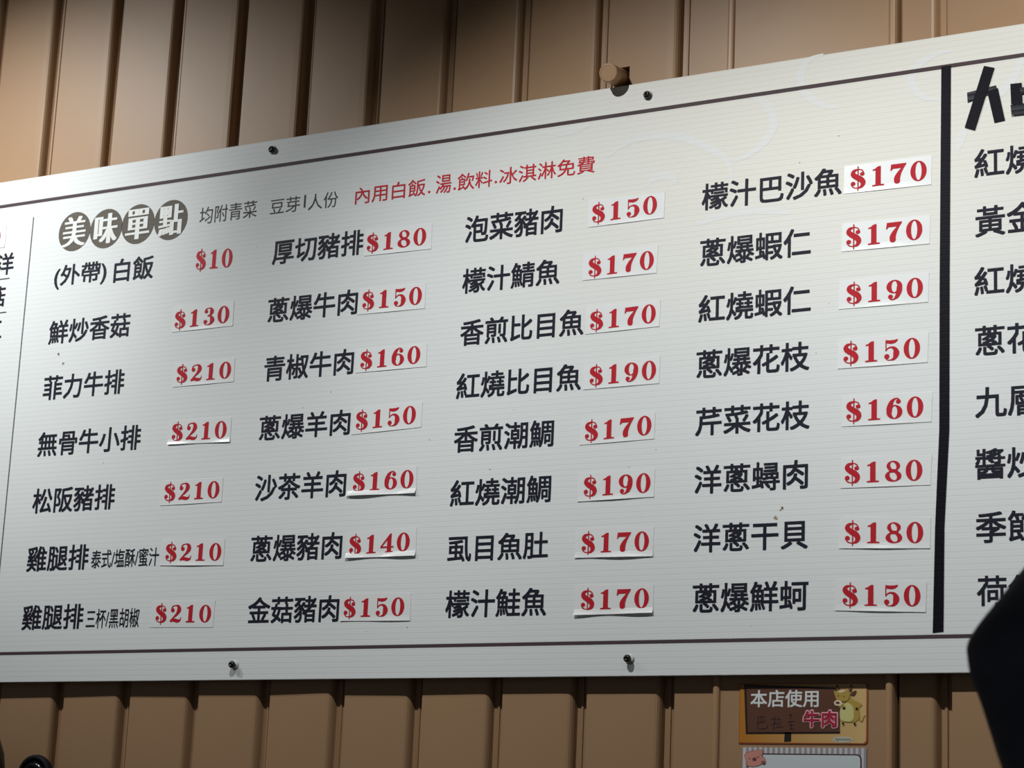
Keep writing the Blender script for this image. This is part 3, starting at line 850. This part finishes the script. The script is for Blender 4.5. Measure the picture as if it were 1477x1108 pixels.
mb = MB()
mats = [M_OX, M_OXL, M_OXM, M_BROWNP, M_BLACKP]
mb.mi = 0
mb.ribbon([(p[0], p[1], .0022) for p in TAIL], SY - .0021, 4)
for nm, mi, dy in (('leg1', 0, .0021), ('leg2', 0, .0021), ('body', 0, .0023), ('belly', 1, .0026), ('arm', 0, .0029), ('ear1', 0, .0028), ('ear2', 3, .0028),
                   ('horn1', 3, .0028), ('horn2', 3, .0028), ('head', 0, .0031), ('blaze', 2, .0034), ('muzzle', 2, .0034), ('mouth', 3, .0037),
                   ('hoof1', 4, .0034), ('hoof2', 4, .0034), ('hoof3', 4, .0034), ('hoof4', 4, .0034), ('eye1', 3, .0034), ('eye2', 3, .0034)):
    mb.mi = mi
    mb.flat(smoothpoly(OX[nm]), SY - dy + .0002)
sp_(mb, 'ox_picture', mats, label='cartoon ox standing upright')
mb = MB()
xs = [p[0] for p in LOGO]
zs = [p[1] for p in LOGO]
lx, lz, lw, lh = sum(xs) / 4, sum(zs) / 4, (max(xs) - min(xs)) / 2, (max(zs) - min(zs)) / 2
mb.ell(lx, lz, lw, lh, SY - .0016, 24)
mb.mi = 1
put_text(mb, 'Agriculture', SY - .0019, box=(lx - lw * .75, lx + lw * .75, lz - lh * .5, lz + lh * .55))
sp_(mb, 'small_logo', [M_LOGO, M_LOGOT])

# pork sign
(a0, b0), (a1, _), (a2, b2), (a3, b3) = PIGCARD
zb = b2 - .102
pork = empty('pork_origin_sign', ((a0 + a1) / 2, SY, (zb + b2) / 2))
tag(pork, 'white sign with a striped border and cartoon pig, below the beef sign', 'sign')
PO = tuple(-c for c in pork.location)
M_CARDW = mat('card_white', (.62, .60, .62), .4)
M_STRIPE = mat('grey_stripe', (.33, .31, .33), .4)
M_PANEW = mat('blank_white', (.62, .68, .70), .35)
M_MAROON = mat('maroon_line', (.05, .012, .02), .4)
M_PIG = mat('pig_pink', (.62, .27, .22), .45)
M_PIGD = mat('pig_dark', (.27, .08, .07), .45)
mb = MB()
mb.slab([(a0, zb), (a1, zb), (a1, b2), (a0, b2)], SY - .001, SY)
sp_(mb, 'card', M_CARDW, pork, PO)
mb = MB()
ns = 23
for k in range(ns):
    x = a0 + (a1 - a0) * (k + .62) / ns
    mb.flat([(x, zb), (x + (a1 - a0) / ns * .5, zb), (x + (a1 - a0) / ns * .5, b2), (x, b2)], SY - .0013)
o = sp_(mb, 'stripes', M_STRIPE, pork, PO, 'grey vertical stripes')
x0, x1, z1 = PIGBOX[0][0], PIGBOX[1][0], PIGBOX[2][1]
mb = MB()
mb.flat(rrect(x0, x1, zb + .012, z1, .008), SY - .0016)
sp_(mb, 'frame_line', M_MAROON, pork, PO)
mb = MB()
mb.flat(rrect(x0 + .002, x1 - .002, zb + .014, z1 - .002, .0065), SY - .0019)
sp_(mb, 'writing_area', M_PANEW, pork, PO)
mb = MB()
for nm, mi, dy in (('head', 1, .0022), ('head', 0, .0025), ('ear', 1, .0027), ('ear', 0, .003), ('hoofarm', 1, .0027), ('hoofarm', 0, .003), ('hoof', 1, .0033),
                   ('snout', 1, .0028), ('nos1', 2, .0031), ('nos2', 2, .0031), ('eye1', 2, .0028), ('eye2', 2, .0028)):
    mb.mi = mi
    pts = smoothpoly(PIG[nm])
    if mi == 0:
        cx, cz = sum(p[0] for p in pts) / len(pts), sum(p[1] for p in pts) / len(pts)
        pts = [(cx + (p[0] - cx) * .94, cz + (p[1] - cz) * .94) for p in pts]
    mb.flat(pts, SY - dy)
sp_(mb, 'pig_picture', [M_PIG, M_PIGD, M_MAROON], pork, PO, 'cartoon pig head with a raised trotter')

# ------------------------------------------------------------------ black round fixture, bottom left
M_GLOSS = mat('black_gloss', (.006, .006, .01), .18, 0, .6)
M_MATTE = mat('black_rubber', (.008, .008, .012), .7, 0, .25)
fx = empty('round_fixture', (-1.0015, -.0185, 1.5745))
tag(fx, 'glossy black round fixture on the wall, cut off by the bottom edge at left', 'fixture')
mb = MB()
mb.lathe([(.040, .0), (.042, -.006), (.041, -.012), (.037, -.016), (.033, -.014), (.031, -.008), (.030, -.004)], 40, False)
mb.build('rim', M_MATTE, fx, True)
mb = MB()
mb.lathe([(.030, -.004), (.029, -.012), (.024, -.017), (.016, -.018), (.015, -.012), (.0005, -.011)], 40)
mb.build('centre', M_GLOSS, fx, True)

# rounded teal container hanging at the left edge
M_TEAL = mat('teal_plastic', (.025, .045, .055), .35)
M_TEAL2 = mat('teal_lid', (.035, .055, .06), .35)
cn = empty('teal_container', (-1.0760, -.085, 1.290))
tag(cn, 'dark teal rounded container hung on the wall at the left picture edge', 'container')
def lathe_z(prof, n=32):
    mb = MB()
    k = len(mb.v)
    for r, z in prof:
        mb.v += [(r * math.cos(2 * math.pi * i / n), r * math.sin(2 * math.pi * i / n), z) for i in range(n)]
    for j in range(len(prof) - 1):
        for i in range(n):
            i2 = (i + 1) % n
            mb.f.append((j * n + i, j * n + i2, (j + 1) * n + i2, (j + 1) * n + i)); mb.m.append(0)
    mb.f.append(tuple(reversed(range(n)))); mb.m.append(0)
    mb.f.append(tuple((len(prof) - 1) * n + i for i in range(n))); mb.m.append(0)
    return mb
lathe_z([(.030, 0), (.036, .004), (.038, .02), (.038, .26), (.037, .28)]).build('body', M_TEAL, cn, True)
lathe_z([(.0385, .275), (.0385, .295), (.034, .325), (.024, .352), (.008, .368), (.001, .37)]).build('lid', M_TEAL2, cn, True)
mb = MB()
mb.box(-.02, .02, .034, .067, .16, .24)
mb.build('bracket', M_MATTE, cn)

# ------------------------------------------------------------------ person at the right edge, seen from behind, only the raised elbow in the picture
M_JACK = mat('navy_fabric', (.062, .068, .09), .75, 0, .2, .25, 14., .4, 60.)
M_TROU = mat('dark_trousers', (.02, .02, .024), .85, 0, .2)
M_SKIN = mat('skin', (.55, .32, .22), .5)
M_HAIR = mat('black_hair', (.012, .010, .009), .5)
M_SHOE = mat('black_shoe', (.015, .015, .015), .5)
M_LIPS = mat('lips', (.4, .14, .12), .5)


def skin_obj(name, verts, edges, m, parent, root=0, sub=2):
    """verts: (x, y, z, radius)"""
    me = bpy.data.meshes.new(name)
    me.from_pydata([v[:3] for v in verts], edges, [])
    me.materials.append(m)
    o = link(name, me, parent)
    sk = o.modifiers.new('Skin', 'SKIN')
    sk.use_smooth_shade = True
    for i, v in enumerate(verts):
        d = me.skin_vertices[0].data[i]
        r = v[3] if isinstance(v[3], tuple) else (v[3], v[3])
        d.radius = r
        d.use_root = (i == root)
    ss = o.modifiers.new('Sub', 'SUBSURF')
    ss.levels = ss.render_levels = sub
    return o


# local frame: x to the right of the picture, y away from the camera, z up
per = empty('person', (1.2693, -1.3548, 0))
per.rotation_euler = (0, 0, math.radians(29.3))
tag(per, 'person in a dark navy jacket, only a raised bent elbow showing at the right edge', 'person')
EL = (0, 0, 1.632)          # left elbow
BV = [(.30, .03, .95, (.15, .11)), (.30, .03, 1.10, (.125, .095)), (.30, .02, 1.27, (.145, .10)), (.30, .02, 1.385, (.10, .075)), (.30, .02, 1.46, .05),
      (.30, .02, 1.52, .05), (.30, .03, 1.59, (.072, .088)), (.30, .025, 1.66, (.074, .092)), (.30, .02, 1.705, (.055, .07)),
      # left arm 9..13
      (.17, .02, 1.385, .055), (.135, .02, 1.465, .042), (.095, .01, 1.57, .034), (.078, .0, 1.630, .026), (.19, .03, 1.79, .024),
      (.235, .05, 1.86, (.036, .018)),
      # right arm 15..19
      (.44, .02, 1.385, .055), (.50, .02, 1.24, .045), (.52, .02, 1.10, .038), (.52, .06, .97, .032), (.52, .09, .85, .023), (.52, .10, .78, (.018, .036)),
      # legs
      (.21, .03, .86, .085), (.20, .04, .50, .055), (.20, .02, .30, .052), (.20, .02, .09, .035), (.20, .12, .035, .032),
      (.39, .03, .86, .085), (.40, .04, .50, .055), (.40, .02, .30, .052), (.40, .02, .09, .035), (.40, .12, .035, .032)]
BE = [(0, 1), (1, 2), (2, 3), (3, 4), (4, 5), (5, 6), (6, 7), (7, 8), (3, 9), (9, 10), (10, 11), (11, 12), (12, 13), (13, 14),
      (3, 15), (15, 16), (16, 17), (17, 18), (18, 19), (19, 20), (0, 21), (21, 22), (22, 23), (23, 24), (24, 25), (0, 26), (26, 27), (27, 28), (28, 29), (29, 30)]
bv = list(BV)
be = list(BE)


def fingers(base, palm_i, d, side, curl, s=1.0):
    """five fingers rooted in the palm; d = finger direction, side = across the palm, curl = bend direction"""
    D, S, Cc = Vector(d).normalized(), Vector(side).normalized(), Vector(curl).normalized()
    b = Vector(base)
    for k, (off, ln) in enumerate(((-.027, .062), (-.009, .072), (.009, .070), (.026, .056))):
        p0 = b + S * off + D * .01
        n = len(bv)
        pts = [p0, p0 + D * ln * .45 + Cc * .006, p0 + D * ln * .72 + Cc * .022, p0 + D * ln * .85 + Cc * .040]
        for q, r in zip(pts, (.0095, .0088, .008, .007)):
            bv.append((*q, r))
        be.extend([(palm_i, n), (n, n + 1), (n + 1, n + 2), (n + 2, n + 3)])
    p0 = b - D * .05 - S * .022
    n = len(bv)
    for q, r in ((p0, .012), (p0 - S * .022 + D * .025 + Cc * .012, .0105), (p0 - S * .022 + D * .05 + Cc * .026, .009)):
        bv.append((*q, r))
    be.extend([(palm_i, n), (n, n + 1), (n + 1, n + 2)])


fingers((.255, .055, 1.89), 14, (.35, .25, 1), (1, .0, -.35), (.5, 1, -.1))
fingers((.52, .10, .745), 20, (0, .1, -1), (0, 1, .1), (-1, .1, 0))
body = skin_obj('body', bv, be, M_SKIN, per)

JO = .022
jk = [BV[i] for i in range(0, 4)] + [(.30, .02, 1.45, .050)]
jv = [(a, b, c, (r[0] + JO, r[1] + JO) if isinstance(r, tuple) else r + JO) for a, b, c, r in jk]
je = [(0, 1), (1, 2), (2, 3), (3, 4)]


def chain(pts, start):
    n = len(jv)
    jv.extend(pts)
    je.append((start, n))
    for i in range(len(pts) - 1):
        je.append((n + i, n + i + 1))


chain([(.19, .02, 1.39, .088), (.155, .02, 1.43, .082), (.140, .02, 1.48, .070)], 3)
chain([(.435, .02, 1.39, .075), (.50, .02, 1.24, .062), (.52, .02, 1.10, .055), (.52, .06, .97, .05), (.52, .085, .87, .042)], 3)
jacket = skin_obj('jacket', jv, je, M_JACK, per)
tv = [(a, b, c, (r[0] + .01, r[1] + .01) if isinstance(r, tuple) else r + .014) for a, b, c, r in
      [(.30, .03, .95, (.145, .105)), BV[21], BV[22], BV[23], (.20, .02, .10, .045), BV[26], BV[27], BV[28], (.40, .02, .10, .045)]]
skin_obj('trousers', tv, [(0, 1), (1, 2), (2, 3), (3, 4), (0, 5), (5, 6), (6, 7), (7, 8)], M_TROU, per)
for sx in (.20, .40):
    skin_obj('shoe', [(sx, -.03, .045, .042), (sx, .06, .042, (.042, .04)), (sx, .17, .035, (.04, .032)), (sx, .21, .03, (.03, .025))], [(0, 1), (1, 2), (2, 3)], M_SHOE, per)
skin_obj('hair', [(.30, -.03, 1.60, (.07, .05)), (.30, -.02, 1.67, (.082, .072)), (.30, .0, 1.715, (.078, .07)), (.30, .05, 1.745, (.062, .035))], [(0, 1), (1, 2), (2, 3)], M_HAIR, per)
# face (turned to the wall)
skin_obj('nose', [(.30, .105, 1.635, .010), (.30, .125, 1.605, .012)], [(0, 1)], M_SKIN, per)
skin_obj('mouth', [(.278, .105, 1.568, .005), (.30, .112, 1.566, .007), (.322, .105, 1.568, .005)], [(0, 1), (1, 2)], M_LIPS, per)
for sx in (-1, 1):
    skin_obj('eye', [(.30 + sx * .022, .100, 1.637, .007), (.30 + sx * .038, .095, 1.637, .006)], [(0, 1)], M_HAIR, per)
    skin_obj('ear', [(.30 + sx * .076, .02, 1.605, .010), (.30 + sx * .084, .015, 1.64, .014)], [(0, 1)], M_SKIN, per)

# raised left sleeve: heavy cloth, pointed at the elbow, with a fold under it (rings: height, left, right, half depth, point)
ZE = 1.6345
RG = [(-.30, .085, .25, .078, 1.), (-.24, .080, .235, .078, 1.), (-.17, .054, .205, .072, 1.), (-.11, .033, .185, .068, .95), (-.075, .0215, .178, .066, .92), (-.049, .013, .174, .064, .9),
      (-.034, .0075, .174, .062, .85), (-.026, .0035, .176, .067, .82), (-.018, .0025, .177, .069, .8), (-.010, .0010, .177, .064, .78), (.0, -.0005, .178, .060, .72), (.008, .0018, .18, .062, .8),
      (.022, .0105, .184, .065, .86), (.042, .027, .19, .066, .92), (.070, .050, .205, .066, 1.), (.12, .088, .232, .064, 1.), (.18, .138, .262, .058, 1.), (.215, .165, .272, .048, 1.)]
sv, sf = [], []
NS = 36
for dz, xl, xr, dy, pw in RG:
    for i in range(NS):
        t_ = 2 * math.pi * i / NS
        c_, s_ = math.cos(t_), math.sin(t_)
        xx = (xl + xr) / 2 + (xr - xl) / 2 * c_
        w_ = abs(s_) ** (1 / pw) if c_ < 0 else abs(s_)
        sv.append((xx, .01 + max(0, dz) * .15 + math.copysign(w_, s_) * dy + .0018 * math.sin(5 * t_ + dz * 60), ZE + dz + .002 * math.sin(3 * t_)))
for j in range(len(RG) - 1):
    for i in range(NS):
        i2 = (i + 1) % NS
        sf.append((j * NS + i, j * NS + i2, (j + 1) * NS + i2, (j + 1) * NS + i))
sf.append(tuple(range(NS)))
sf.append(tuple((len(RG) - 1) * NS + i for i in reversed(range(NS))))
sm = bpy.data.meshes.new('sleeve')
sm.from_pydata(sv, [], sf)
sm.materials.append(M_JACK)
sm.shade_smooth()
so_ = link('sleeve', sm, per)
sub_ = so_.modifiers.new('Sub', 'SUBSURF')
sub_.levels = sub_.render_levels = 1
